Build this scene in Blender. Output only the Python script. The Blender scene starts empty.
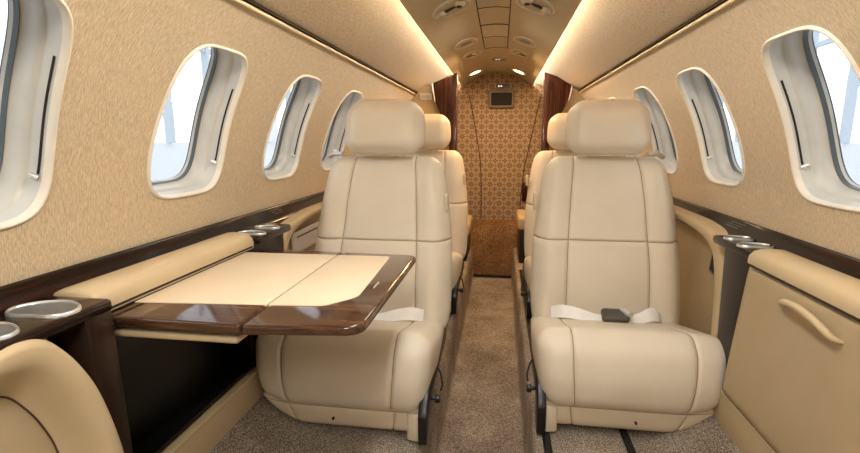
import bpy, math, random
from math import sin, cos, pi, radians, sqrt, exp
from mathutils import Vector, Matrix
random.seed(4)
S = bpy.context.scene
COL = S.collection

# ------------------------------------------------------------------ helpers
def lin(r, g, b):
    f = lambda c: (c/255/12.92) if c/255 <= .04045 else ((c/255+.055)/1.055)**2.4
    return (f(r), f(g), f(b), 1)

def new_mat(name):
    m = bpy.data.materials.new(name); m.use_nodes = True
    nt = m.node_tree; b = nt.nodes['Principled BSDF']
    return m, nt, b

def texmap(nt, scale=(1, 1, 1)):
    tc = nt.nodes.new('ShaderNodeTexCoord'); mp = nt.nodes.new('ShaderNodeMapping')
    mp.inputs['Scale'].default_value = scale
    nt.links.new(tc.outputs['Object'], mp.inputs['Vector'])
    return mp.outputs['Vector']

def noise(nt, vec, scale, detail=2, rough=.5, dist=0):
    n = nt.nodes.new('ShaderNodeTexNoise'); n.inputs['Scale'].default_value = scale
    n.inputs['Detail'].default_value = detail; n.inputs['Roughness'].default_value = rough
    n.inputs['Distortion'].default_value = dist
    nt.links.new(vec, n.inputs['Vector']); return n.outputs['Fac']

def ramp(nt, fac, stops):
    r = nt.nodes.new('ShaderNodeValToRGB'); e = r.color_ramp.elements
    while len(e) < len(stops): e.new(.5)
    for i, (p, c) in enumerate(stops): e[i].position = p; e[i].color = c
    nt.links.new(fac, r.inputs['Fac']); return r.outputs['Color']

def bump(nt, b, fac, strength, dist=.002):
    n = nt.nodes.new('ShaderNodeBump'); n.inputs['Strength'].default_value = strength
    n.inputs['Distance'].default_value = dist
    nt.links.new(fac, n.inputs['Height']); nt.links.new(n.outputs['Normal'], b.inputs['Normal'])

def plain(name, rgb, rough=.5, metal=0, coat=0):
    m, nt, b = new_mat(name)
    f = noise(nt, texmap(nt), 30, 2)
    c = lin(*rgb); d = tuple(v*.93 for v in c[:3])+(1,)
    nt.links.new(ramp(nt, f, [(.3, d), (.7, c)]), b.inputs['Base Color'])
    b.inputs['Roughness'].default_value = rough; b.inputs['Metallic'].default_value = metal
    b.inputs['Coat Weight'].default_value = coat
    return m

def leather(name, rgb, rough=.45):
    m, nt, b = new_mat(name)
    v = texmap(nt); f = noise(nt, v, 9, 3)
    c = lin(*rgb); d = (c[0]*.93, c[1]*.92, c[2]*.9, 1)
    nt.links.new(ramp(nt, f, [(.3, d), (.75, c)]), b.inputs['Base Color'])
    b.inputs['Roughness'].default_value = rough
    b.inputs['Specular IOR Level'].default_value = .4
    bump(nt, b, noise(nt, v, 380, 3, .6), .12, .001)
    return m

def wood(name, dark, mid, light, scale, rough=.18, coat=.7):
    m, nt, b = new_mat(name)
    v = texmap(nt, scale)
    f = noise(nt, v, 1, 6, .6, .6)
    nt.links.new(ramp(nt, f, [(.3, lin(*dark)), (.5, lin(*mid)), (.72, lin(*light))]), b.inputs['Base Color'])
    b.inputs['Specular IOR Level'].default_value = .25
    b.inputs['Roughness'].default_value = rough
    b.inputs['Coat Weight'].default_value = coat; b.inputs['Coat Roughness'].default_value = .06
    return m

def fabric(name, a, c, scale):
    m, nt, b = new_mat(name)
    v = texmap(nt, scale)
    f1 = noise(nt, v, 1, 3, .6)
    v2 = texmap(nt, (600, 600, 600)); f2 = noise(nt, v2, 1, 2)
    mx = nt.nodes.new('ShaderNodeMath'); mx.operation = 'MULTIPLY_ADD'
    nt.links.new(f2, mx.inputs[0]); mx.inputs[1].default_value = .35
    nt.links.new(f1, mx.inputs[2])
    nt.links.new(ramp(nt, mx.outputs[0], [(.5, lin(*a)), (.85, lin(*c))]), b.inputs['Base Color'])
    b.inputs['Roughness'].default_value = .8
    b.inputs['Sheen Weight'].default_value = .2
    bump(nt, b, mx.outputs[0], .35, .001)
    return m

def carpet(name, a, c, scale=260):
    m, nt, b = new_mat(name)
    v = texmap(nt)
    f = noise(nt, v, scale, 4, .75); g = noise(nt, v, 6, 3)
    mx = nt.nodes.new('ShaderNodeMath'); mx.operation = 'MULTIPLY_ADD'
    nt.links.new(g, mx.inputs[0]); mx.inputs[1].default_value = .25; nt.links.new(f, mx.inputs[2])
    mid = tuple((p+q)/2 for p, q in zip(a, c))
    nt.links.new(ramp(nt, mx.outputs[0], [(.45, lin(*a)), (.62, lin(*mid)), (.8, lin(*c))]), b.inputs['Base Color'])
    b.inputs['Roughness'].default_value = .95
    b.inputs['Specular IOR Level'].default_value = .1
    bump(nt, b, f, .9, .004)
    return m

def pattern_mat(name):
    m, nt, b = new_mat(name)
    tc = nt.nodes.new('ShaderNodeTexCoord'); sp = nt.nodes.new('ShaderNodeSeparateXYZ')
    nt.links.new(tc.outputs['Object'], sp.inputs[0])
    def M(op, a, c=None, d=None):
        n = nt.nodes.new('ShaderNodeMath'); n.operation = op
        for i, q in enumerate((a, c, d)):
            if q is None: continue
            if isinstance(q, (int, float)): n.inputs[i].default_value = q
            else: nt.links.new(q, n.inputs[i])
        return n.outputs[0]
    P = .074
    def lattice(ox, oz, amp, lobes):
        u = M('SUBTRACT', M('FRACT', M('ADD', M('DIVIDE', sp.outputs['X'], P), ox)), .5)
        w = M('SUBTRACT', M('FRACT', M('ADD', M('DIVIDE', sp.outputs['Z'], P), oz)), .5)
        r = M('SQRT', M('ADD', M('MULTIPLY', u, u), M('MULTIPLY', w, w)))
        an = M('ARCTAN2', w, u)
        rad = M('ADD', amp, M('MULTIPLY', M('COSINE', M('MULTIPLY', an, lobes)), amp*.38))
        petal = M('LESS_THAN', r, rad)
        core = M('GREATER_THAN', r, amp*.28)
        return M('MULTIPLY', petal, core)
    a = lattice(0, 0, .25, 8); c = lattice(.5, .5, .2, 4)
    d = lattice(.5, 0, .1, 4); e = lattice(0, .5, .1, 4)
    s = M('MINIMUM', M('ADD', M('ADD', a, c), M('ADD', d, e)), 1)
    mix = nt.nodes.new('ShaderNodeMix'); mix.data_type = 'RGBA'
    nt.links.new(s, mix.inputs[0])
    mix.inputs[6].default_value = lin(172, 150, 124); mix.inputs[7].default_value = lin(122, 98, 78)
    nt.links.new(mix.outputs[2], b.inputs['Base Color'])
    b.inputs['Roughness'].default_value = .8
    return m

def emit(name, rgb, strength):
    m, nt, b = new_mat(name)
    b.inputs['Base Color'].default_value = rgb+(1,)
    b.inputs['Emission Color'].default_value = rgb+(1,)
    b.inputs['Emission Strength'].default_value = strength
    return m

M_SEAT = leather('seat_leather', (230, 219, 200))
M_SEATD = leather('seat_leather_skirt', (222, 207, 182))
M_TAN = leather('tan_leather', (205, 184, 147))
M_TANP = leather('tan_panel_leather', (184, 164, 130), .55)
M_INLAY = leather('table_inlay_leather', (230, 210, 180), .5)
M_WALL = fabric('wall_linen', (172, 152, 119), (216, 197, 165), (90, 620, 90))
M_HEAD = fabric('headliner_linen', (178, 155, 118), (220, 198, 162), (420, 80, 420))
M_CARPET = carpet('tweed_carpet', (74, 62, 52), (222, 208, 190), 230)
M_CARPA = carpet('bulkhead_carpet', (70, 48, 32), (186, 148, 106), 130)
M_WALNUT = wood('dark_walnut_gloss', (12, 5, 3), (26, 12, 7), (56, 28, 17), (16, 5, 40), .22, .2)
M_POST = wood('walnut_post', (20, 11, 7), (34, 20, 13), (56, 36, 25), (14, 26, 2.5), .3, .15)
M_TWOOD = wood('striped_table_wood', (36, 19, 12), (72, 45, 30), (112, 78, 54), (3, 75, 60), .12, .6)
M_PART = wood('partition_wood', (30, 12, 8), (60, 28, 20), (96, 56, 38), (60, 60, 3), .25, .4)
M_BLACK = plain('black_plastic', (22, 21, 20), .35)
M_BAY = plain('black_gloss_panel', (9, 8, 7), .35)
M_DARK = plain('dark_gap', (34, 22, 14), .8)
M_THREAD = plain('seam_thread', (172, 148, 116), .8)
M_FRAME = plain('screen_frame_brown', (124, 112, 96), .5)
M_SCREEN = plain('matt_screen', (24, 23, 22), .75)
M_SEAM = plain('brown_seam', (84, 56, 36), .7)
M_CHROME = plain('satin_chrome', (222, 222, 220), .3, .7)
M_ALU = plain('brushed_cup_metal', (150, 153, 158), .38, .8)
M_GREY = plain('grey_plastic', (150, 146, 136), .4)
M_POCK = plain('pale_grey_panel', (196, 192, 182), .5)
M_REVEAL = plain('window_surround', (202, 199, 190), .3)
M_BEZEL = plain('window_lip', (236, 226, 208), .4)
M_SEAL = plain('window_seal', (78, 84, 84), .4)
M_PSU = plain('overhead_panel', (204, 190, 158), .38)
M_PSU2 = plain('overhead_panel_cover', (216, 203, 172), .38)
M_VENT = plain('vent_bezel', (238, 228, 206), .3)
M_VBOWL = plain('vent_bowl', (206, 192, 164), .4)
M_BELT = plain('white_webbing', (250, 247, 242), .7)
M_BUCK = plain('buckle_grey', (96, 92, 88), .3, .4)
M_PATTERN = pattern_mat('patterned_fabric')
M_WHITE = plain('white_paint', (226, 228, 230), .6)
M_STEEL = plain('blue_grey_steel', (190, 200, 208), .6)
M_APRON = plain('pale_concrete', (200, 204, 208), .8)
M_ICON = emit('sign_icons', (1, .95, .85), 1.2)
M_LED = emit('cove_led', (1, .90, .76), 54)
M_READ = emit('reading_lamp', (1, .72, .42), 9)
M_PRINT = plain('placard_print', (120, 112, 106), .5)
M_PLATE = plain('placard_plate', (206, 198, 188), .4)
M_GLASS, _nt, _b = new_mat('window_glass')
_b.inputs['Roughness'].default_value = 0; _b.inputs['IOR'].default_value = 1.05
_b.inputs['Transmission Weight'].default_value = 1
_b.inputs['Base Color'].default_value = (.97, .985, 1, 1)

LOC = {}
def thing(name, loc, label, cat, group=None):
    o = bpy.data.objects.new(name, None); COL.objects.link(o)
    o.location = loc; o.empty_display_size = .05
    o['label'] = label; o['category'] = cat
    if group: o['group'] = group
    LOC[o.name] = Vector(loc); return o

def struct_root(name, loc=(0, 0, 0), label=None):
    o = bpy.data.objects.new(name, None); COL.objects.link(o); o.location = loc
    o['kind'] = 'structure'; LOC[o.name] = Vector(loc)
    if label: o['label'] = label; 
    return o

def tag(o, label, cat, group=None):
    o['label'] = label; o['category'] = cat
    if group: o['group'] = group
    return o

class MB:
    def __init__(s): s.v = []; s.f = []; s.mark = set()
    def add(s, vs, fs):
        k = len(s.v); s.v += [tuple(p) for p in vs]; s.f += [tuple(i+k for i in f) for f in fs]; return s
    def grid(s, rows, closed_u=False, closed_v=False):
        n = len(rows); m = len(rows[0]); fs = []
        for i in range(n if closed_v else n-1):
            for j in range(m if closed_u else m-1):
                fs.append((i*m+j, i*m+(j+1) % m, ((i+1) % n)*m+(j+1) % m, ((i+1) % n)*m+j))
        return s.add([p for r in rows for p in r], fs)
    def prism(s, poly, vec):
        """poly: 3-D points of one cap, extruded by vec"""
        n = len(poly); v = Vector(vec); a = [Vector(p) for p in poly]; b = [p+v for p in a]
        fs = [tuple(range(n))[::-1], tuple(range(n, 2*n))] + [(i, (i+1) % n, n+(i+1) % n, n+i) for i in range(n)]
        return s.add(a+b, fs)
    def box(s, x0, x1, y0, y1, z0, z1):
        return s.prism([(x0, y0, z0), (x1, y0, z0), (x1, y1, z0), (x0, y1, z0)], (0, 0, z1-z0))
    def tube(s, pts, r, n=10, caps=True):
        pts = [Vector(p) for p in pts]; rows = []
        rr = r if isinstance(r, (list, tuple)) else [r]*len(pts)
        up = None
        for i, p in enumerate(pts):
            d = (pts[min(i+1, len(pts)-1)]-pts[max(i-1, 0)]).normalized()
            if up is None:
                up = Vector((0, 0, 1)) if abs(d.z) < .9 else Vector((1, 0, 0))
            a = d.cross(up).normalized(); b = a.cross(d).normalized(); up = b
            rows.append([p+a*cos(t*2*pi/n)*rr[i]+b*sin(t*2*pi/n)*rr[i] for t in range(n)])
        k = len(s.v); s.grid(rows, closed_u=True)
        if caps:
            s.f.append(tuple(k+i for i in range(n))[::-1]); s.f.append(tuple(k+(len(pts)-1)*n+i for i in range(n)))
        return s

def link(name, mb, mat, parent=None, local=False, smooth=True, bevel=0, seg=2, auto=40, weld=True):
    off = Vector((0, 0, 0))
    if parent is not None and not local:
        p = parent
        while p is not None: off = off + LOC.get(p.name, Vector((0, 0, 0))); p = p.parent
    me = bpy.data.meshes.new(name)
    me.from_pydata([tuple(Vector(v)-off) for v in mb.v], [], mb.f)
    import bmesh
    bm = bmesh.new(); bm.from_mesh(me)
    if mb.mark:
        bm.faces.ensure_lookup_table()
        for k in mb.mark: bm.faces[k].material_index = 1
    if weld: bmesh.ops.remove_doubles(bm, verts=bm.verts, dist=1e-5)
    bmesh.ops.recalc_face_normals(bm, faces=bm.faces)
    if bevel:
        es = [e for e in bm.edges if len(e.link_faces) == 2 and e.calc_face_angle(0) > radians(30)]
        bmesh.ops.bevel(bm, geom=es, offset=bevel, segments=seg, profile=.5, affect='EDGES', clamp_overlap=True)
    if smooth:
        for f in bm.faces: f.smooth = True
        for e in bm.edges:
            if len(e.link_faces) == 2 and e.calc_face_angle(0) > radians(auto): e.smooth = False
    bm.to_mesh(me); bm.free(); me.materials.append(mat)
    if mb.mark: me.materials.append(M_THREAD)
    o = bpy.data.objects.new(name, me); COL.objects.link(o)
    if parent is not None: o.parent = parent
    LOC[o.name] = Vector((0, 0, 0))
    return o

def axis(d, seams=(), step=.014, w=.004):
    n = max(4, int(2*d/step)); a = [-d+2*d*i/n for i in range(n+1)]
    for s in seams:
        a = [q for q in a if abs(q-s) > w*1.9]
        a += [s-w*1.6, s-w*.8, s-w*.35, s, s+w*.35, s+w*.8, s+w*1.6]
    a = sorted(a); a[0] = -d; a[-1] = d; return a

def softbox(a, b, c, r, sx=(), sy=(), sz=(), depth=.004, w=.0045, puff=0, deform=None, step=.014, gate=None, post=None):
    """rounded padded box, half sizes a b c, with stitched seams at the listed coordinates"""
    X, Y, Z = axis(a, sx, step, w), axis(b, sy, step, w), axis(c, sz, step, w)
    V = {}; vs = []; fs = []; mark = set()
    def vert(x, y, z):
        k = (round(x, 5), round(y, 5), round(z, 5))
        if k in V: return V[k]
        p = Vector((x, y, z)); q = Vector((max(-(a-r), min(a-r, x)), max(-(b-r), min(b-r, y)), max(-(c-r), min(c-r, z))))
        n = (p-q).normalized(); o = q+n*r
        g = 0
        for s in sx: g = max(g, exp(-((x-s)/w)**2)*abs(1-abs(n.x)) if (gate is None or gate('x', s, x, y, z)) else 0)
        for s in sy: g = max(g, exp(-((y-s)/w)**2)*abs(1-abs(n.y)) if (gate is None or gate('y', s, x, y, z)) else 0)
        for s in sz: g = max(g, exp(-((z-s)/w)**2)*abs(1-abs(n.z)) if (gate is None or gate('z', s, x, y, z)) else 0)
        if puff:
            u, v_, t = x/a, y/b, z/c
            k2 = abs(n.x)*(1-v_*v_)*(1-t*t)+abs(n.y)*(1-u*u)*(1-t*t)+abs(n.z)*(1-u*u)*(1-v_*v_)
            o = o+n*puff*k2
        o = o-n*depth*g
        if deform: o = Vector(deform(o.x, o.y, o.z, n))
        if post: o = post(o)
        V[k] = len(vs); vs.append(o); return V[k]
    def face(P, Q, fn):
        for i in range(len(P)-1):
            for j in range(len(Q)-1):
                m = [(u+v)/2 for u, v in zip(fn(P[i], Q[j]), fn(P[i+1], Q[j+1]))]
                for ax, ss, k in (('x', sx, 0), ('y', sy, 1), ('z', sz, 2)):
                    for q in ss:
                        if abs(m[k]-q) < w*.3 and abs(abs(m[k])-(a, b, c)[k]) > 1e-4 and (gate is None or gate(ax, q, *m)): mark.add(len(fs))
                fs.append((vert(*fn(P[i], Q[j])), vert(*fn(P[i+1], Q[j])), vert(*fn(P[i+1], Q[j+1])), vert(*fn(P[i], Q[j+1]))))
    face(X, Y, lambda p, q: (p, q, c)); face(X, Y, lambda p, q: (p, q, -c))
    face(X, Z, lambda p, q: (p, b, q)); face(X, Z, lambda p, q: (p, -b, q))
    face(Y, Z, lambda p, q: (a, p, q)); face(Y, Z, lambda p, q: (-a, p, q))
    r_ = MB().add(vs, fs); r_.mark = mark; return r_

def slerp(tab, t):
    return sum(lerp(tab, t+d)*k for d, k in ((-.10, 1), (-.06, 2), (-.03, 3), (0, 3), (.03, 3), (.06, 2), (.10, 1)))/15
def lerp(tab, t):
    if t <= tab[0][0]: return tab[0][1]
    for (a, u), (b, v) in zip(tab, tab[1:]):
        if t <= b:
            k = (t-a)/(b-a); k = k*k*(3-2*k) if False else k
            return u+(v-u)*k
    return tab[-1][1]

def smooth_path(pts, n=8):
    """Catmull-Rom through the points"""
    out = []; P = [pts[0]]+list(pts)+[pts[-1]]
    for i in range(1, len(P)-2):
        for k in range(n):
            t = k/n; r = []
            for a, b, c, d in zip(P[i-1], P[i], P[i+1], P[i+2]):
                r.append(.5*((2*b)+(-a+c)*t+(2*a-5*b+4*c-d)*t*t+(-a+3*b-3*c+d)*t**3))
            out.append(tuple(r))
    out.append(tuple(pts[-1])); return out

# ------------------------------------------------------------------ camera
FPX = 480.; VX, VY = 501., 139.
TH = math.atan((226.5-VY)/FPX); PSI = math.atan((VX-430)/FPX*cos(TH))
cam = bpy.data.cameras.new('camera'); co = bpy.data.objects.new('camera', cam); COL.objects.link(co)
co.location = (.04, 0, .98); co.rotation_euler = (pi/2-TH, 0, PSI)
cam.sensor_width = 36; cam.lens = FPX/860*36; cam.clip_start = .02
S.camera = co

# ------------------------------------------------------------------ fuselage walls and windows
R0, Z0 = .712, .755
YF, YA = -1.2, 3.8           # forward and aft ends of the cabin
def wp(s, y, a, out=0):      # a point of the curved side wall, pushed outboard by out
    return (s*(R0+out)*cos(a), y, Z0+(R0+out)*sin(a))
A_TOP = .785; A_C = A_TOP/2
WN = 96; WEXP = 4.2
HW, HA = .130, .248
W_AC = .383
def wdir(i):
    t = 2*pi*i/WN; return cos(t), sin(t)
def opening(i, yc, k=1.0, ky=None):
    c, q = wdir(i); r = 1/((abs(c)**WEXP+abs(q)**WEXP)**(1/WEXP))
    e = (k-1)*.135
    return yc+(HW+e)*c*r*(1-.09*q*r), W_AC+(HA+e/R0)*q*r
def cell(i, yc):
    c, q = wdir(i); m = max(abs(c), abs(q))
    a = A_C+(A_C)*q/m
    return yc+.25*c/m, a
centres = [-.445+.5*k for k in range(7)]

wall_objs = {}
for s, side in ((-1, 'left'), (1, 'right')):
    mb = MB()
    for yc in centres:
        rows = []
        for t in (0, .25, .5, .75, .9, 1):
            row = []
            for i in range(WN):
                y0, a0 = cell(i, yc); y1, a1 = opening(i, yc, 1.05)
                row.append(wp(s, y0+(y1-y0)*t, a0+(a1-a0)*t, .0))
            rows.append(row)
        mb.grid(rows, closed_u=True)
    for (ya, yb) in ((YF, centres[0]-.25), (centres[-1]+.25, YA)):
        n = 6
        mb.grid([[wp(s, ya+(yb-ya)*i/n, A_TOP*j/16) for i in range(n+1)] for j in range(17)])
    # lower side wall down to below the floor
    mb.grid([[(s*.712, y, z) for y in (YF, YA)] for z in (.755, .5, .2, -.2)])
    w = link('wall_'+side, mb, M_WALL, auto=60); w['kind'] = 'structure'
    wall_objs[side] = w

wn = 0
for s, side in ((-1, 'left'), (1, 'right')):
    for yc in centres[1:]:
        wn += 1
        zc = Z0+R0*sin(W_AC)
        root = struct_root('window_%d' % wn, (s*R0*cos(W_AC), yc, zc))
        # pale lip and deep surround in one moulded piece
        prof = [(1.055, -.001), (1.045, -.004), (1.03, -.0055), (1.015, -.005), (1.005, -.001), (.995, .008), (.978, .028), (.968, .033), (.955, .034), (.945, .050), (.925, .062), (.90, .067), (.885, .072), (.87, .082)]
        rows = []
        for k, out in prof[:6]:
            rows.append([wp(s, *opening(i, yc, k), out) for i in range(WN)])
        link('window_lip', MB().grid(rows, closed_u=True), M_BEZEL, root, auto=80)
        rows = []
        for k, out in prof[5:]:
            rows.append([wp(s, *opening(i, yc, k), out) for i in range(WN)])
        link('window_surround', MB().grid(rows, closed_u=True), M_REVEAL, root, auto=80)
        rows = []
        for k, out in [(.895, .069), (.890, .066), (.884, .066), (.880, .071), (.878, .086)]:
            rows.append([wp(s, *opening(i, yc, k), out) for i in range(WN)])
        link('window_seal', MB().grid(rows, closed_u=True), M_SEAL, root, auto=80)
        # closed shade slot: a dark slit along the aft and the forward side of the surround
        mb = MB()
        for rng in (range(-9, 8), range(WN//2-8, WN//2+10)):
            rows = []
            for k, out in ((.989, .012), (.984, .0165)):
                rows.append([wp(s, *opening(i % WN, yc, k-.004), out) for i in rng])
            mb.grid(rows)
        link('shade_slot', mb, M_DARK, root, auto=80)
        # small pull knob at the foot of the aft side
        y, a = opening(WN-9, yc, .93); p = Vector(wp(s, y, a, .022)); y2, a2 = opening(WN-9, yc, .98); q = Vector(wp(s, y2, a2, .012))
        link('shade_knob', MB().tube([p, q], [.004, .006], 10), M_CHROME, root)
        # pane, a closed curved slab
        rows = []
        for out in (.080, .084):
            for k in ((.001, .3, .6, .88) if out == .080 else (.88, .6, .3, .001)):
                row = []
                for i in range(WN):
                    c, q_ = wdir(i); y, a = opening(i, yc, .88)
                    row.append(wp(s, yc+(y-yc)*k/.88, W_AC+(a-W_AC)*k/.88, out))
                rows.append(row)
        link('pane', MB().grid(rows, closed_u=True), M_GLASS, root, auto=80)

# ------------------------------------------------------------------ ceiling: outer headliner panels, overhead console, cove lamps
def arch(x): return 1.475-.100*(x/.262)**2
ceil = struct_root('ceiling', (0, 1.3, 1.4))
for s in (-1, 1):
    rows = []
    x0, z0 = R0*cos(A_TOP), Z0+R0*sin(A_TOP)
    P = [(x0-.004, z0+.010), (x0-.002, z0+.016), (.42, 1.3185), (.34, 1.367), (.27, 1.403), (.22, 1.427), (.215, 1.50), (0, 1.52)]
    for x, z in P:
        rows.append([(s*x, YF+(YA-YF)*i/20, z) for i in range(21)])
    link('headliner_panel', MB().grid(rows), M_HEAD, ceil, auto=50)
    link('cove_light', MB().box(min(s*.232, s*.240), max(s*.232, s*.240), YF+.02, YA-.02, 1.401, 1.406), M_LED, ceil, smooth=False)
rows = []
for i in range(41):
    x = -.262+.524*i/40
    rows.append([(x, YF+(YA-YF)*j/20, arch(x)) for j in range(21)])
mb = MB().grid(rows)
for s in (-1, 1):
    mb.grid([[(s*x, YF+(YA-YF)*j/20, z) for j in range(21)] for x, z in ((.262, 1.375), (.264, 1.377), (.262, 1.380), (.246, 1.390), (.226, 1.403))])
link('overhead_panel', mb, M_PSU, ceil, auto=50)
# seams of the console's middle strip and its removable covers
mb = MB()
for x in (-.062, .062):
    mb.grid([[(x+d, YF+.05, arch(x)-h), (x+d, 2.79, arch(x)-h)] for d, h in ((-.002, 0), (-.0018, .0012), (.0018, .0012), (.002, 0))])
for y in (.4, .9, 1.4, 1.75, 1.96, 2.24, 2.5, 2.79):
    mb.grid([[(x, y+d, arch(x)-h) for x in (-.062, -.03, 0, .03, .062)] for d, h in ((-.003, 0), (-.0025, .0012), (.0025, .0012), (.003, 0))])
link('panel_seam', mb, M_DARK, ceil, auto=50)
mb = MB()
mb.grid([[(x, y, arch(x)-.0016-e) for x in (-.058, -.03, 0, .03, .058)] for y, e in ((2.25, 0), (2.255, .001), (2.485, .001), (2.49, 0))])
link('panel_cover', mb, M_PSU2, ceil, auto=50)

# groove moulding along the top of each side wall
for s, nm in ((-1, 'trim_1'), (1, 'trim_2')):
    x0, z0 = R0*cos(A_TOP), Z0+R0*sin(A_TOP)
    root = struct_root(nm, (s*x0, 1.3, z0))
    n = Vector((s*cos(A_TOP), 0, sin(A_TOP))); t = Vector((-s*sin(A_TOP), 0, cos(A_TOP))); b = Vector((s*x0, 0, z0))
    sec = [b+t*u+n*v for u, v in ((-.004, 0), (-.003, -.004), (.001, -.005), (.005, -.004), (.006, .001))]
    link('moulding', MB().grid([[(p.x, YF, p.z), (p.x, 3.1, p.z)] for p in sec]), M_TAN, root, auto=80)
    sec = [b+t*u+n*v for u, v in ((.005, -.003), (.006, .008), (.016, .010), (.018, -.001))]
    link('groove', MB().grid([[(p.x, YF, p.z), (p.x, 3.8, p.z)] for p in sec]), M_DARK, root)

# fittings on the overhead console
def on_arch(pts):
    return [(x, y, arch(x)-h) for x, y, h in pts]
def oval(cx, cy, rx, ry, rings, n=36, skew=0):
    rows = []
    for k, h in rings:
        row = []
        for i in range(n):
            t = 2*pi*i/n; u = rx*k*cos(t); v = ry*k*sin(t)
            row.append((cx+u, cy+v+skew*u, h))
        rows.append(on_arch(row))
    return rows
VG = 'overhead air and lamp fittings along the ceiling console'
def vent(cx, cy, rx, ry, label, kind):
    s = 1 if cx > 0 else -1
    root = thing('overhead_vent' if kind != 'lamp' else 'reading_light', (cx, cy, arch(cx)), label, 'air vent' if kind != 'lamp' else 'reading light', None)
    link('bezel', MB().grid(oval(cx, cy, rx, ry, [(1, 0), (.985, .004), (.94, .006), (.88, .005), (.86, .001)], skew=-s*.35), closed_u=True), M_VENT, root, auto=60)
    link('bowl', MB().grid(oval(cx, cy, rx, ry, [(.87, .003), (.7, -.006+.0075), (.4, .0012), (.01, .001)], skew=-s*.35), closed_u=True), M_VBOWL, root, auto=60)
    if kind == 'big':
        # swivelling nozzle, a dark slot and a lamp eyeball
        c = Vector((cx-s*.028, cy-.025, arch(cx-s*.028)-.004)); rows = []
        for k in range(7):
            t = k/6*pi/2; rows.append([(c.x+.021*cos(t)*cos(a*pi/8), c.y+.021*cos(t)*sin(a*pi/8), c.z-.014*sin(t)) for a in range(16)])
        link('nozzle', MB().grid(rows, closed_u=True), M_VENT, root)
        link('nozzle_hole', MB().tube([(c.x, c.y, c.z-.010), (c.x, c.y, c.z-.0165)], .010, 14), M_BLACK, root)
        link('slot', MB().grid(oval(cx+s*.012, cy+.006, .026, .014, [(1, .004), (.9, .0065), (.01, .0065)]), closed_u=True), M_BLACK, root, auto=60)
        rows = oval(cx+s*.040, cy+.012, .018, .045, [(1, .003), (.8, .010), (.4, .013), (.01, .014)], skew=-s*.3)
        link('lens', MB().grid(rows, closed_u=True), M_CHROME, root, auto=60)
    elif kind == 'small':
        c = Vector((cx-s*.010, cy-.01, arch(cx-s*.010)-.004))
        link('nozzle', MB().tube([(c.x, c.y, c.z), (c.x, c.y, c.z-.010)], [.014, .011], 14), M_VENT, root)
        link('nozzle_hole', MB().tube([(c.x, c.y, c.z-.009), (c.x, c.y, c.z-.0115)], .008, 12), M_BLACK, root)
        link('slot', MB().grid(oval(cx+s*.016, cy+.012, .020, .010, [(1, .004), (.9, .0062), (.01, .0062)]), closed_u=True), M_BLACK, root, auto=60)
    elif kind == 'oval':
        link('lens', MB().grid(oval(cx, cy, rx*.5, ry*.2, [(1, .003), (.8, .008), (.01, .009)], skew=-s*.35), closed_u=True), M_GREY, root, auto=60)
    else:
        link('lens', MB().grid(oval(cx, cy, rx*.7, ry*.32, [(1, .004), (.7, .008), (.01, .009)], skew=-s*.35), closed_u=True), M_READ, root, auto=60)
    return root
for s, w in ((-1, 'left'), (1, 'right')):
    vent(s*.145, 1.82, .068, .095, 'largest oval air vent with black nozzle on the %s half of the ceiling' % w, 'big')
    vent(s*.142, 2.48, .056, .085, 'plain shallow oval fitting on the %s half of the ceiling' % w, 'oval')
    vent(s*.128, 2.83, .052, .080, 'small oval air vent with two black slots on the %s half of the ceiling console' % w, 'small')
    vent(s*.150, 3.52, .050, .070, 'glowing oval lamp at the aft end of the ceiling console, on the %s' % w, 'lamp')

def sign(name, cx, cy, cz, label, flat):
    root = thing(name, (cx, cy, cz), label, 'sign')
    def rr(w, h, r, n=8):
        out = []
        for q, (sx, sz) in enumerate(((1, 1), (-1, 1), (-1, -1), (1, -1))):
            for i in range(n+1):
                t = pi/2*(q+i/n); out.append((sx*(w-r)+r*cos(t), sz*(h-r)+r*sin(t)))
        return out
    def place(u, v, h):
        return (cx+u, cy+v, cz-h) if flat else (cx+u, cy-h, cz+v)
    rows = [[place(u*k, v*k, h) for u, v in rr(.062, .034 if flat else .016, .013)] for k, h in ((1.0, 0), (.99, .006), (.93, .008), (.88, .006), (.86, .003))]
    link('sign_frame', MB().grid(rows, closed_u=True), M_GREY if flat else M_VBOWL, root, auto=60)
    rows = [[place(u*k, v*k, h) for u, v in rr(.062, .034 if flat else .016, .013)] for k, h in ((.9, .004), (.5, .004), (.001, .004))]
    link('sign_face', MB().grid(rows, closed_u=True), M_BLACK, root)
    ky = .6 if flat else .3
    ic = MB()
    for x0 in (-.032, -.014):
        rows = [[place(x0+.0062*k*cos(t*pi/8), (.0062*k*sin(t*pi/8))*(2 if flat else 1), .006) for t in range(16)] for k in (1, .55)]
        ic.grid(rows, closed_u=True)
    link('icon', ic, M_ICON, root)
sign('seatbelt_sign', .03, 3.17, arch(.03)+.001, 'small black sign with two lit white symbols in a pale frame on the ceiling console', True)
sign('seatbelt_sign', .046, 3.792, 1.372, 'small black sign with two lit symbols on the patterned aft bulkhead above the screen', False)

# ------------------------------------------------------------------ floor
F = .16; AZ = -.08
fl = struct_root('floor', (0, 1.3, 0))
def prof_floor():
    L = [(-.72, .262), (-.62, .252), (-.56, .205), (-.476, F), (-.30, F), (-.178, F), (-.160, F-.006), (-.152, F-.024), (-.150, .05), (-.148, AZ+.012), (-.140, AZ)]
    C = [(-.07, AZ), (0, AZ), (.07, AZ)]
    Rr = [(-x, z) for x, z in L[::-1]]
    return L+C+Rr
pf = prof_floor()
ys = [YF, -.6, 0, .6, 1.2, 1.8, 2.4, 3.0, 3.4, YA]
link('carpet', MB().grid([[(x, y, z) for y in ys] for x, z in pf]), M_CARPET, fl, auto=80)
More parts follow.
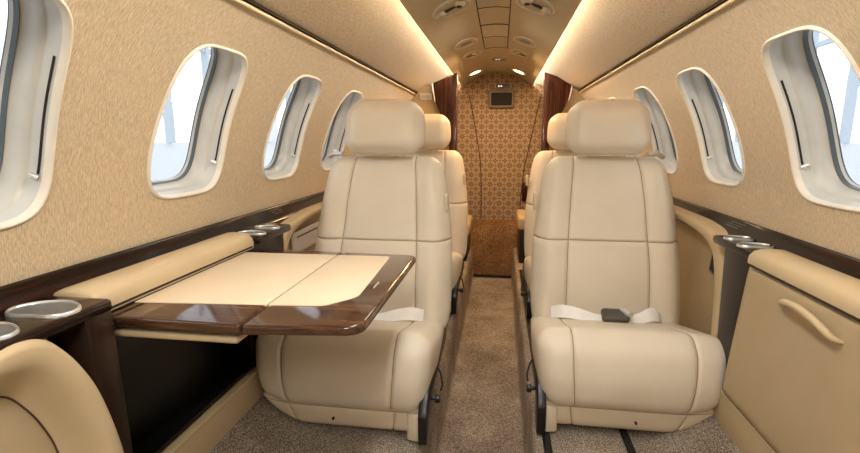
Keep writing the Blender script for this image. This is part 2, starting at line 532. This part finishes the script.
# seat rails let into the raised floor
for s in (-1, 1):
    for x in (.186, .405):
        y0_ = 1.5 if s < 0 else .5
        side = 'left' if s < 0 else 'right'
        where = 'beside the aisle' if x < .3 else 'under the middle'
        r = thing('seat_track', (s*x, 1.6, F), 'black metal seat rail in the carpet %s of the %s seats' % (where, side), 'seat rail')
        mb = MB().box(s*x-.011, s*x+.011, y0_, 3.0, F+.0005, F+.006)
        link('track', mb, M_BLACK, r, bevel=.002)
        link('slot', MB().box(s*x-.004, s*x+.004, y0_, 3.0, F+.0062, F+.0072), M_DARK, r)

# end walls
wf = link('wall_front', MB().box(-.75, .75, YF-.03, YF, -.2, 1.55), M_TANP); wf['kind'] = 'structure'
wb = link('wall_back', MB().box(-.75, .75, YA, YA+.03, -.2, 1.55), M_PATTERN, smooth=False); wb['kind'] = 'structure'
dr = struct_root('door_1', (.04, YA, AZ))
for nm, pts in (('door_seam', [(-.212, 1.31), (-.185, 1.20), (-.150, 1.02), (-.118, .82), (-.104, .60), (-.101, .33)]), ('door_seam', [(.325, 1.29), (.300, 1.16), (.262, .96), (.222, .744), (.205, .55), (.198, .335)])):
    P = smooth_path([(x, YA-.002, z) for x, z in pts], 6)
    link(nm, MB().tube(P, .004, 6), M_SEAM, dr)
rows = []
for k, h in ((1, 0), (.97, .012), (.8, .018), (.01, .018)):
    rows.append([(.232+.022*k*cos(t*pi/12), YA-.002-h, .575+.075*k*max(-.8, min(.8, sin(t*pi/12)))/.8) for t in range(24)])
link('door_handle', MB().grid(rows, closed_u=True), M_PART, dr, auto=50)

scr = thing('display_screen', (.036, YA, 1.27), 'small dark screen in a grey rounded frame high on the patterned aft bulkhead', 'screen')
link('screen_frame', softbox(.098, .016, .068, .014, step=.01, post=lambda o: o+Vector((.036, YA-.012, 1.277))), M_FRAME, scr, auto=80)
link('screen_glass', softbox(.078, .006, .047, .005, step=.01, post=lambda o: o+Vector((.036, YA-.026, 1.277))), M_SCREEN, scr, auto=80)

kp = thing('carpeted_kick_panel', (.03, 3.66, AZ), 'brown carpeted low panel closing the end of the aisle under the patterned bulkhead', 'panel')
mb = MB().grid([[(x, y, z) for x in (-.17, -.05, .08, .2)] for y, z in ((3.64, AZ+.02), (3.655, .1), (3.69, .30), (3.72, .345), (YA-.001, .352))])
link('carpet_face', mb, M_CARPA, kp)
link('threshold', MB().box(-.15, .19, 3.625, 3.66, AZ+.001, AZ+.022), M_BLACK, kp, bevel=.004)

# aft partitions of dark wood and beige, and the cabinets beyond with tan caps
for s in (-1, 1):
    side = 'left' if s < 0 else 'right'
    xi = .242 if s < 0 else .292
    root = thing('cabin_partition', (s*.45, 3.1, AZ), 'dark brown glossy wood partition on a beige bulkhead behind the %s rear seat' % side, 'partition')
    def ztop(x): return 1.40-(x-.24)*.47 if x < .5 else 1.278-(x-.5)*1.0
    pts = [(xi, AZ), (xi, ztop(xi))] + [(x, ztop(x)) for x in (.38, .48, .53)]+[(.62, 1.12), (.68, .98), (.70, .85), (.705, .3), (.6, .1), (.5, AZ)]
    link('beige_bulkhead', MB().prism([(s*x, 3.12, z) for x, z in pts], (0, .03, 0)), M_TANP, root, smooth=False)
    xo = .392 if s < 0 else .455
    zz = 1.39 if s < 0 else 1.385
    pts = [(xi-.004, AZ), (xi-.004, zz-.005), (xo, zz-.065), (xo-.02, 1.20), (xi+.070, 1.06), (xi+.045, .95), (xi+.045, AZ)]
    link('wood_panel', MB().prism([(s*x, 3.085, z) for x, z in pts], (0, .034, 0)), M_PART, root, bevel=.004)
    link('metal_edge', MB().tube([(s*(xo+.004), 3.083, zz-.07), (s*(xo-.014), 3.083, 1.21)], .0035, 8), M_CHROME, root)
    c = thing('aft_cabinet', (s*.3, 3.4, AZ), 'low dark cabinet with a tan leather cap on the %s of the aft aisle' % side, 'cabinet')
    xa = .172 if s < 0 else .182; zt = .42 if s < 0 else .47
    link('body', MB().box(*sorted((s*xa, s*.5)), 3.18, 3.6, AZ+.02, zt-.07), M_BLACK, c, bevel=.006)
    link('cap', softbox(.04, .19, .045, .022, post=lambda o, s=s, xa=xa, zt=zt: o+Vector((s*(xa+.02), 3.36, zt-.04))), M_TAN, c, auto=80)
pl = thing('placard', (-.47, 3.115, 1.27), 'small pale printed placard on the beige bulkhead below the left headliner', 'placard')
link('plate', softbox(.038, .003, .020, .0025, step=.01, post=lambda o: o+Vector((-.440, 3.112, 1.245))), M_PLATE, pl)
mb = MB()
for r in range(3):
    x = -.468
    while x < -.418:
        w_ = random.uniform(.003, .008); mb.box(x, x+w_, 3.1075, 3.1085, 1.252-r*.008, 1.2555-r*.008); x += w_+.002
link('lettering', mb, M_PRINT, pl, smooth=False)

# ------------------------------------------------------------------ side ledges
for s in (-1, 1):
    side = 'left' if s < 0 else 'right'
    root = thing('side_ledge', (s*.69, 1.3, .71), 'long glossy dark walnut ledge running along the %s wall under the windows' % side, 'ledge')
    sec = [(.7115, .757), (.702, .761), (.698, .757), (.694, .735), (.690, .722), (.684, .714), (.684, .70), (.7115, .70)]
    link('wood_ledge', MB().grid([[(s*x, YF, z), (s*x, 1.0, z), (s*x, 3.1, z)] for x, z in sec]), M_WALNUT, root, auto=35)
    # little printed placard on the band
    mb = MB(); py = 1.49 if s < 0 else 1.425
    for r in range(3):
        y = py-.045+r*.018
        while y < py+.035+r*.01:
            w_ = random.uniform(.004, .010); z_ = .750-r*.007; x_ = .6975-r*.0013
            mb.box(*sorted((s*(x_-.0008), s*(x_+.002))), y, y+w_, z_-.0035, z_+.001); y += w_+.0025
    link('lettering', mb, M_GREY, root, smooth=False)
# padded leather lids lying on the ledges
def lid(s, y0, y1, label):
    root = thing('leather_ledge', (s*.65, (y0+y1)/2, .70), label, 'armrest ledge')
    zb = .692 if s < 0 else .699
    prof = [(.690, .720), (.687, .730), (.675, .735), (.655, .737), (.632, .736), (.617, .731), (.609, .722), (.607, .710), (.608, zb+.001), (.612, zb)]
    rows = []
    ysl = [y0, y0+.004, y0+.012]+[y0+.012+(y1-y0-.024)*i/10 for i in range(1, 10)]+[y1-.012, y1-.004, y1]
    for y in ysl:
        k = 0 if ysl[0] < y < ysl[-1] else 1
        e = {0: .8, 1: .95, 2: 1}.get(min(ysl.index(y), len(ysl)-1-ysl.index(y)), 1)
        rows.append([(s*(.65+(x-.65)*(.9+.1*e)), y, .70+(z-.70)*e) for x, z in prof])
    mb = MB().grid(rows)
    k = len(mb.v); n = len(prof); mb.f.append(tuple(range(n))); mb.f.append(tuple(k-n+i for i in range(n)))
    link('padding', mb, M_TAN, root, auto=70)
    link('seam', MB().tube([(s*.6075, y0+.01, .6985), (s*.6075, y1-.01, .6985)], .0022, 6), M_DARK, root)
lid(-1, .662, 1.175, 'rounded tan leather ledge lid along the left wall beside the folding table')
lid(1, .45, 1.165, 'rounded tan leather ledge lid above the right side cabinet')

# wood blocks with cup holders and their posts
def kidney(cx, cy, s, rx, ry, n=48, k=1.0):
    out = []
    for i in range(n):
        t = 2*pi*i/n
        u = rx*cos(t); v = ry*sin(t)
        v += ry*.28*exp(-((u+.004)/(rx*.48))**2)*(1 if sin(t) < 0 else .25)*1.0
        u *= k; v *= k
        out.append((cx+s*u, cy+v+.0*u))
    return out
def cup(cx, cy, s, z, rx, ry, label):
    root = thing('cup_holder', (cx, cy, z), label, 'cup holder')
    def ring(k, h): return [(x, y, z+h) for x, y in kidney(cx, cy, s, rx, ry, k=k)]
    link('rim', MB().grid([ring(1.06, -.001), ring(1.055, .003), ring(1.02, .005), ring(.98, .0045), ring(.955, .001)], closed_u=True), M_CHROME, root, auto=70)
    link('cup_bowl', MB().grid([ring(.96, .002), ring(.94, .0012), ring(.6, .001), ring(.01, .001)], closed_u=True), M_ALU, root, auto=70)
def block(s, y0, y1, zt, X0, post, label):
    """raised console block, post = (inboard x, y near top, y far top, y near foot, y far foot)"""
    root = thing('cup_holder_console', (s*.65, (y0+y1)/2, F+.09), label, 'console')
    xp, a, b, c, d = post; X1 = .697
    P = [(s*xp, a, zt-.010), (s*xp, b, zt-.010), (s*xp, d, .30), (s*xp, c, .30)]
    link('post', MB().prism(P, (s*(X1-xp-.006), 0, 0)), M_POST, root, bevel=.006)
    link('console_top', MB().box(*sorted((s*X0, s*X1)), y0, y1, zt-.022, zt), M_WALNUT, root, bevel=.008, seg=3)
    return root
block(-1, .30, .658, .729, .570, (.572, .602, .655, .630, .670), 'dark walnut console in the left foreground with two cup holders')
block(-1, 1.178, 1.38, .7235, .592, (.643, 1.18, 1.43, 1.20, 1.44), 'dark walnut console block at the far left corner of the table')
block(1, 1.170, 1.385, .7235, .618, (.632, 1.165, 1.34, 1.225, 1.32), 'dark walnut console block and narrow post beside the right cabinet')
cup(-.624, .588, -1, .729, .050, .034, 'large kidney-shaped metal cup holder in the left foreground, nearer the table')
cup(-.628, .500, -1, .729, .048, .030, 'metal cup holder cut by the left edge of the photo')
cup(-.632, 1.212, -1, .7235, .038, .024, 'metal cup holder at the far left of the table, touching the tan lid')
cup(-.632, 1.300, -1, .7235, .036, .022, 'metal cup holder at the far left of the table, nearer the seat')
cup(.656, 1.238, 1, .7235, .038, .026, 'metal cup holder on the right, above the cabinet corner')
cup(.660, 1.328, 1, .7235, .035, .024, 'metal cup holder on the right, nearer the seat')

# ------------------------------------------------------------------ padded arm panels beside the seats
def arm_panel(s, outer, inner, x_out, x_in, label, extra=None):
    """outer / inner: (y,z) lines of the rolled border; the panel inside is recessed"""
    root = thing('arm_panel', (s*x_in, outer[len(outer)//2][0], F+.1), label, 'side panel')
    O = smooth_path(outer, 8); I = smooth_path(inner, 8)
    n = min(len(O), len(I)); rows = []
    K = 12
    for j in range(K+1):
        t = j/K; row = []
        # profile: rises fast from the outer edge, rolls over, then falls softly into the recess
        if t < .18: d = (x_in-x_out)*(sin(t/.18*pi/2))
        else:
            q = (t-.18)/.82; d = (x_in-x_out)*(cos(q**1.7*pi)*.5+.5)
        for i in range(n):
            y = O[i][0]+(I[i][0]-O[i][0])*t; z = O[i][1]+(I[i][1]-O[i][1])*t
            row.append((s*(x_in-d), y, z))
        rows.append(row)
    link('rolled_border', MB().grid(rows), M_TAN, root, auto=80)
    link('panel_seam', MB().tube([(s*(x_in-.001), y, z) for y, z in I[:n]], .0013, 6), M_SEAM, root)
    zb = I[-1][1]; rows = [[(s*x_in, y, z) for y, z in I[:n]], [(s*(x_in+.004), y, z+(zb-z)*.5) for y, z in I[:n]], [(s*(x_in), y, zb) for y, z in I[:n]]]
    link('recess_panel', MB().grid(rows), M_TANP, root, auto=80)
    return root
outer = [(3.050, 0.736), (2.400, 0.736), (2.016, 0.736), (1.782, 0.736), (1.560, 0.733), (1.427, 0.715), (1.369, 0.672), (1.345, 0.551), (1.334, 0.412), (1.326, 0.270)]
inner = [(3.050, 0.683), (2.400, 0.683), (1.893, 0.681), (1.760, 0.679), (1.637, 0.668), (1.565, 0.642), (1.519, 0.591), (1.502, 0.520), (1.496, 0.407), (1.494, 0.270)]
rp = arm_panel(1, outer, inner, .650, .705, 'tan leather arm panel with a rolled edge on the wall beside the right seats')
outer = [(3.050, 0.724), (2.400, 0.724), (2.042, 0.724), (1.720, 0.724), (1.537, 0.711), (1.446, 0.692), (1.397, 0.652), (1.381, 0.546), (1.371, 0.405), (1.365, 0.270)]
inner = [(3.050, 0.684), (2.400, 0.684), (1.891, 0.682), (1.788, 0.673), (1.656, 0.658), (1.584, 0.633), (1.538, 0.581), (1.521, 0.520), (1.515, 0.408), (1.513, 0.270)]
lp = arm_panel(-1, outer, inner, .647, .705, 'tan leather arm panel with a rolled edge on the wall beside the left seats')
mb = softbox(.006, .13, .042, .005, step=.01, post=lambda o: o+Vector((-.694, 1.73, .605)))
pk = link('storage_pocket', mb, M_POCK, lp, auto=80); pk['label'] = 'pale grey pocket with a dark slot'
link('pocket_slot', MB().box(-.6880, -.6868, 1.63, 1.83, .624, .629), M_BLACK, pk, smooth=False)
mb = MB().prism([(.697, 1.527, .562), (.697, 1.578, .570), (.697, 1.563, .638), (.697, 1.518, .623)], (.006, 0, 0))
h = link('latch_plate', mb, M_GREY, rp, bevel=.0015); h['label'] = 'grey plate'
link('latch_opening', MB().prism([(.695, 1.534, .574), (.695, 1.565, .580), (.695, 1.554, .628)], (.003, 0, 0)), M_BLACK, h, smooth=False)
outer = [(-.3, .706), (.2, .708), (.40, .712), (.500, .731), (.553, .706), (.600, .631), (.627, .548), (.645, .458), (.654, .37), (.660, .27)]
inner = [(-.3, .650), (.1, .655), (.36, .665), (.462, .652), (.500, .642), (.525, .610), (.545, .570), (.562, .515), (.578, .40), (.585, .27)]
arm_panel(-1, outer, inner, .560, .608, 'tan leather arm panel with a curved rolled edge in the left foreground')

# ------------------------------------------------------------------ kick panels
for s, nm in ((-1, 'baseboard_left'), (1, 'baseboard_right')):
    b = struct_root(nm, (s*.63, 1.3, F))
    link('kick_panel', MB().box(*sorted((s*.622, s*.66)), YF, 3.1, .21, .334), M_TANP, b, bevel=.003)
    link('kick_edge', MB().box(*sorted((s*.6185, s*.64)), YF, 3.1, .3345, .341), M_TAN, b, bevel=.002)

# ------------------------------------------------------------------ right cabinet
cb = thing('storage_cabinet', (.66, .85, F+.09), 'tan leather covered side cabinet with a curved pull handle on the right', 'cabinet')
link('body', MB().prism([(.632, .2, .343), (.632, 1.225, .343), (.632, 1.164, .690), (.632, .2, .690)], (.06, 0, 0)), M_DARK, cb, smooth=False)
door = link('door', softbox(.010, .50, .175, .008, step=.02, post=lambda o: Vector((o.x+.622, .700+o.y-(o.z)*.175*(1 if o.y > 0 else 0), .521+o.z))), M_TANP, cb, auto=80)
P = smooth_path([(.613, 1.020, .650), (.604, 1.008, .655), (.590, .975, .670), (.584, .925, .677), (.587, .880, .669), (.598, .852, .652), (.613, .842, .646)], 8)
rr = [.0025+.0042*min(1, sin(pi*i/(len(P)-1))*1.6) for i in range(len(P))]
link('handle', MB().tube(P, rr, 12), M_TAN, door)

# ------------------------------------------------------------------ black table bay and the folding table on the left
bay = thing('table_bay', (-.68, .97, F+.1), 'black recess panel under the folding table on the left wall', 'recess')
link('back_panel', MB().box(-.7105, -.6965, .70, 1.40, .345, .695), M_BAY, bay, bevel=.002)
link('bay_floor', MB().box(-.6965, -.640, .70, 1.195, .345, .351), M_BAY, bay, bevel=.002)
TZ = .690
tb = thing('folding_table', (-.39, .94, TZ-.03), 'folding table of glossy striped wood with cream leather inlays pulled out from the left wall', 'table')
def slab(poly, z0_, z1_, r=.02, only=None):
    return MB().prism([(x, y, z0_) for x, y in poly], (0, 0, z1_-z0_))
def rounded(poly, rad, n=6):
    out = []; m = len(poly)
    for i in range(m):
        p0, p1, p2 = Vector(poly[i-1]), Vector(poly[i]), Vector(poly[(i+1) % m]); r = rad[i]
        if r <= 0: out.append(tuple(p1)); continue
        a = (p0-p1).normalized(); b = (p2-p1).normalized()
        A, B = p1+a*r, p1+b*r
        for k in range(n+1):
            t = k/n; q = A*(1-t)**2+p1*2*t*(1-t)+B*t*t; out.append(tuple(q))
    return out
xs_ = -.362
leaf1 = rounded([(-.612, .672), (xs_-.0012, .668), (xs_-.0012, 1.178), (-.612, 1.185)], [0, 0, 0, 0])
leaf2 = rounded([(xs_+.0012, .668), (-.168, .690), (-.162, 1.172), (xs_+.0012, 1.178)], [0, .032, .03, 0])
l1 = link('table_leaf', slab(leaf1, TZ-.018, TZ), M_TWOOD, tb, bevel=.007, seg=4)
l2 = link('table_leaf', slab(leaf2, TZ-.018, TZ), M_TWOOD, tb, bevel=.007, seg=4)
in1 = [(-.607, .742), (xs_-.002, .762), (xs_-.002, 1.137), (-.607, 1.131)]
in2 = rounded([(xs_+.002, .762), (-.262, .772), (-.216, .828), (-.226, 1.142), (xs_+.002, 1.137)], [0, .012, .018, .012, 0])
link('leather_inlay', slab(in1, TZ-.004, TZ+.0015), M_INLAY, l1, bevel=.001)
link('leather_inlay', slab(in2, TZ-.004, TZ+.0015), M_INLAY, l2, bevel=.001)
link('hinge', MB().box(xs_-.0011, xs_+.0011, .675, 1.175, TZ-.018, TZ-.003), M_DARK, tb, smooth=False)
link('latch_strip', MB().box(-.203, -.200, .885, .925, TZ, TZ+.0012), M_CHROME, l2, smooth=False)
link('lower_slide', MB().box(-.612, -.376, .682, 1.10, TZ-.040, TZ-.028), M_TAN, tb, bevel=.005, seg=3)
link('support_arm', MB().prism([(-.66, .66, TZ-.020), (-.60, .655, TZ-.020), (-.588, .664, TZ-.020), (-.588, .69, TZ-.020), (-.66, .70, TZ-.020)], (0, 0, .016)), M_BLACK, tb, bevel=.005, seg=3)
link('support_trim', MB().tube([(-.65, .6545, TZ-.003), (-.602, .652, TZ-.004), (-.590, .658, TZ-.006), (-.587, .667, TZ-.010)], .0022, 8), M_INLAY, tb)

# ------------------------------------------------------------------ seats
def cushion_deform(s):
    def f(x, y, z, n):
        yl = y+.225; zl = z+.115+.070
        k = (z+.110)/.22
        zl += .035*max(0, (x*s-.12)/.138)**2*(1-k)
        if yl > .04: zl -= (yl-.04)*.25*k
        zl += .004*k*(1-(x/.258)**2)*exp(-((yl-.08)/.12)**2)
        yl -= .016*(1-((z)/.115)**2)*(1 if n.y < 0 else 0)*max(0, -n.y)
        yl += .03*max(0, k-.45)*exp(-(yl/.08)**2)
        xx = x*(1-.085*max(0, 1-k)**2)
        xx *= 1-.05*max(0, min(1, (yl-.2)/.27))
        return (xx, yl, zl)
    return f
def back_deform(x, y, z, n):
    t = (z+.30)/.60
    w = slerp([(0, .96), (.12, 1.0), (.42, .99), (.62, .945), (.78, .90), (.90, .855), (.96, .82), (1, .78)], t)
    yl = .395+.165*t+y
    front = max(0, -n.y)
    yl -= .022*exp(-((t-.36)/.20)**2)*front*(1-(x/.255)**2*.6)
    q = max(0, (abs(x)-.138)/.117)
    yl -= .012*sin(min(1, q)*pi)*front
    yl += .02*front*max(0, (t-.75)/.25)
    return (x*w, yl, .155+.60*t)
def head_deform(x, y, z, n):
    t = (z+.095)/.19
    w = slerp([(0, .97), (.3, 1.0), (.6, .98), (.85, .94), (1, .90)], t)
    return (x*w, .515+y+.035*t-.006*(1-(x/.14)**2)*max(0, -n.y)+.008*max(0, t-.6), .860+z)

SEAT_GROUP = None
def make_seat(s, loc, label, dx):
    """s = +1: seat right of the aisle (its inboard side faces -x); s = -1: left of it"""
    root = thing('cabin_seat', loc, label, 'seat')
    D = dict(local=True, auto=80)
    bd = lambda *a: (lambda q: (q[0]+dx, q[1], q[2]))(back_deform(*a))
    hd = lambda *a: (lambda q: (q[0]+dx, q[1], q[2]))(head_deform(*a))
    gx = lambda ax, sv, x, y, z: True
    link('seat_cushion', softbox(.253, .24, .110, .048, sx=(-.158, .158), depth=.007, w=.0042, puff=.005, deform=cushion_deform(s)), M_SEAT, root, **D)
    def skirt(x, y, z, n):
        k = (z+.046)/.092; yl = y+.225-.008+.006*(1-k)*(1 if y < 0 else 0)
        out = x*s > 0
        xx = x*(1-(.20 if out else .07)*max(0, 1-k)**1.3)
        zl = z+.064+(.05*(1-k)*max(0, (abs(x)-.12)/.12)**2 if out else 0)
        
        return (xx, yl, zl)
    link('seat_skirt', softbox(.240, .22, .046, .022, sx=(-.158, .158), sz=(.020,), depth=.004, w=.004, deform=skirt), M_SEATD, root, **D)
    link('backrest', softbox(.250, .062, .30, .052, sx=(-.136, .136), sz=(.02,), depth=.007, w=.0042, puff=.004, deform=bd,
         gate=lambda ax, sv, x, y, z: y < 0), M_SEAT, root, **D)
    link('headrest', softbox(.140, .056, .092, .050, puff=.006, deform=hd, step=.009), M_SEAT, root, **D)
    sh = lambda x, y, z, n: (dx+x*lerp([(0, .9), (.5, .93), (.8, .80), (1, .62)], (z+.27)/.54), .455+.165*(z+.27)/.54+y, .20+(z+.27)*1.0)
    link('back_shell', softbox(.24, .03, .27, .025, deform=sh, step=.03), M_SEATD, root, **D)
    for q in (-.05, .05): link('headrest_post', MB().tube([(q, .560, .735), (q, .570, .80)], .007, 8), M_CHROME, root, local=True)
    i = -s       # inboard direction
    # black side frame: slanting rail and a foot bracket
    xb = i*.224
    mb = MB()
    P = [(xb, .03, .150), (xb, .44, .150), (xb, .46, .120), (xb, .06, .095), (xb, .035, .008), (xb, -.025, .008), (xb, -.03, .09), (xb, -.01, .125)]
    mb.prism([(x, y, z) for x, y, z in P], (i*.024, 0, 0))
    link('side_frame', mb, M_BLACK, root, local=True, bevel=.003)
    link('foot_bracket', MB().prism([(i*.190, -.008, .008), (i*.223, -.015, .008), (i*.223, -.015, .085), (i*.190, -.004, .085)], (0, .05, 0)), M_SEATD, root, local=True, bevel=.005)
    link('pedestal', MB().box(-.14, .14, .10, .42, .008, .06), M_BLACK, root, local=True, bevel=.01)
    mb = MB().tube([(i*.246, .06, .100), (i*.262, .06, .100)], .006, 10).tube([(i*.260, .06, .100), (i*.274, .06, .100)], [.013, .012], 16)
    link('adjust_knob', mb, M_BLACK, root, local=True, bevel=.002)
    link('release_cable', MB().tube(smooth_path([(i*.246, .20, .125), (i*.258, .19, .11), (i*.266, .17, .085), (i*.264, .15, .075)], 5), .003, 8), M_BLACK, root, local=True)
    link('skirt_button', MB().tube([(.02*s, .012, .052), (.02*s, -.006, .052)], [.0045, .0035], 10), M_PART, root, local=True)
    # inboard recliner lever beside the backrest
    link('recline_guard', softbox(.007, .018, .030, .006, step=.012, post=lambda o: o+Vector((i*.240, .485, .60))), M_SEATD, root, **D)
    o_ = s
    g = MB().tube([(o_*.135, .50, .768), (o_*.172, .515, .768)], [.009, .007], 12).tube([(o_*.168, .520, .774), (o_*.200, .535, .756)], [.011, .008], 12)
    gd = link('belt_guide', g, M_CHROME, root, local=True)
    # lap belt lying in the crease
    belt = MB()
    def strap(pts, w=.023):
        rows = []
        for (x, y, z, tilt, k) in smooth_path(pts, 6):
            up = Vector((0, cos(tilt), sin(tilt)))*w*k; c = Vector((x, y, z)); nrm = Vector((0, -sin(tilt), cos(tilt)))*.0014; c = c+Vector((0, -.028, .008))
            rows.append([c-up+nrm, c+up+nrm, c+up-nrm, c-up-nrm])
        belt.grid(rows, closed_u=True)
    strap([(-.185*s, .345, .236, .9, .9), (-.150*s, .315, .252, .75, 1), (-.10*s, .300, .250, .6, 1), (-.05*s, .295, .240, .45, .9), (-.02*s, .285, .246, .2, .7)])
    strap([(.06*s, .290, .246, .3, .8), (.09*s, .300, .246, .5, .9), (.125*s, .312, .256, .85, 1.0), (.152*s, .325, .248, .9, .8), (.168*s, .345, .232, .9, .6)])
    bl = link('seat_belt', belt, M_BELT, root, local=True)
    bk = link('buckle', softbox(.042, .024, .012, .010, step=.008, post=lambda o: Vector((o.x*1.0, o.y*cos(.5)-o.z*sin(.5), o.y*sin(.5)+o.z*cos(.5)))+Vector((.005*s, .242, .270))), M_BUCK, bl, local=True, auto=80)
    link('buckle_latch', MB().tube([(.030*s, .258, .284), (.050*s, .232, .276)], [.015, .013], 14), M_CHROME, bl, local=True)
    return root
def copy_tree(o, parent=None):
    c = o.copy(); COL.objects.link(c)
    if parent is not None: c.parent = parent
    for ch in list(o.children): copy_tree(ch, c)
    return c
seatR = make_seat(1, (.407, 1.272, F), 'cream leather cabin seat at the front right, next to the tan side cabinet', .005)
seatL = make_seat(-1, (-.384, 1.175, F), 'cream leather cabin seat at the front left, partly behind the folding table', .014)
r2 = copy_tree(seatR); r2.location = (.425, 2.16, F); r2['label'] = 'cream leather rear seat, mostly hidden behind the front right seat'
l2_ = copy_tree(seatL); l2_.location = (-.395, 2.17, F); l2_['label'] = 'cream leather rear seat, mostly hidden behind the front left seat'

# ------------------------------------------------------------------ outside: hangar walls with tall windows, apron
gr = link('floor_2', MB().box(-30, 30, -30, 40, -1.6, -1.5), M_APRON, smooth=False); gr.name = 'apron_ground'; gr['kind'] = 'structure'
for s in (-1, 1):
    side = 'left' if s < 0 else 'right'
    root = thing('hangar_wall', (s*7, 4, -1.5), 'pale hangar wall with a steel window grid seen through the %s side windows' % side, 'building')
    link('low_wall', MB().box(*sorted((s*7, s*7.3)), -12, 30, -1.5, .9), M_WHITE, root, smooth=False)
    y = -10; k = 0
    while y < 30:
        link('post', MB().box(*sorted((s*6.9, s*7.05)), y, y+(.5 if k % 4 == 0 else .12), .9, 7), M_WHITE if k % 4 == 0 else M_STEEL, root, smooth=False)
        y += 1.5; k += 1
    for z in (3.0, 5.2):
        link('rail', MB().box(*sorted((s*6.92, s*7.02)), -12, 30, z, z+.1), M_STEEL, root, smooth=False)

# ------------------------------------------------------------------ light
w = bpy.data.worlds.new('sky'); S.world = w; w.use_nodes = True
nt = w.node_tree; bg = nt.nodes['Background']
tc = nt.nodes.new('ShaderNodeTexCoord'); sp = nt.nodes.new('ShaderNodeSeparateXYZ'); nt.links.new(tc.outputs['Generated'], sp.inputs[0])
nt.links.new(ramp(nt, sp.outputs['Z'], [(.0, (.93, .95, .98, 1)), (.5, (.90, .95, 1, 1))]), bg.inputs['Color'])
bg.inputs['Strength'].default_value = 1.5

def area(name, loc, rot, size, energy, color, sy=None):
    L = bpy.data.lights.new(name, 'AREA'); L.energy = energy; L.color = color; L.size = size
    if sy: L.shape = 'RECTANGLE'; L.size_y = sy
    o = bpy.data.objects.new(name, L); COL.objects.link(o); o.location = loc; o.rotation_euler = rot
    return o
# fill lights added below the ceiling, forward part (behind and above the camera) and over the seats
area('fill_light', (0, -.35, 1.455), (0, 0, 0), .25, 12, (1, .98, .94), .7)
area('fill_light', (0, .75, 1.455), (0, 0, 0), .12, 5.5, (1, .98, .94), .6)
area('fill_light', (0, 2.15, 1.46), (0, 0, 0), .10, 1.4, (1, .93, .80), .3)
for s in (-1, 1):
    area('aft_lamp', (s*.13, 3.2, 1.40), (0, 0, 0), .08, 3.2, (1, .64, .32), .3)
    area('aft_lamp', (s*.10, 2.75, 1.42), (0, 0, 0), .06, 1.8, (1, .62, .30), .2)

S.view_settings.view_transform = 'Standard'; S.view_settings.look = 'None'
S.view_settings.gamma = 1; S.view_settings.exposure = .25; S.view_settings.use_curve_mapping = False

# repeats carry the phrase of the set they belong to
SETS = {'cabin_seat': 'cream leather cabin seats', 'cup_holder': 'metal cup holders on the side ledges', 'cup_holder_console': 'walnut cup holder consoles',
        'overhead_vent': 'oval fittings on the ceiling console', 'reading_light': 'glowing lamps on the ceiling console', 'seat_track': 'seat rails in the carpet',
        'arm_panel': 'rolled leather arm panels', 'leather_ledge': 'leather ledge lids', 'side_ledge': 'walnut side ledges', 'cabin_partition': 'aft wood partitions',
        'aft_cabinet': 'aft aisle cabinets', 'seatbelt_sign': 'lit black signs', 'hangar_wall': 'hangar walls outside'}
for o in bpy.data.objects:
    k = o.name.split('.')[0]
    if o.parent is None and o.get('category') and k in SETS: o['group'] = SETS[k]
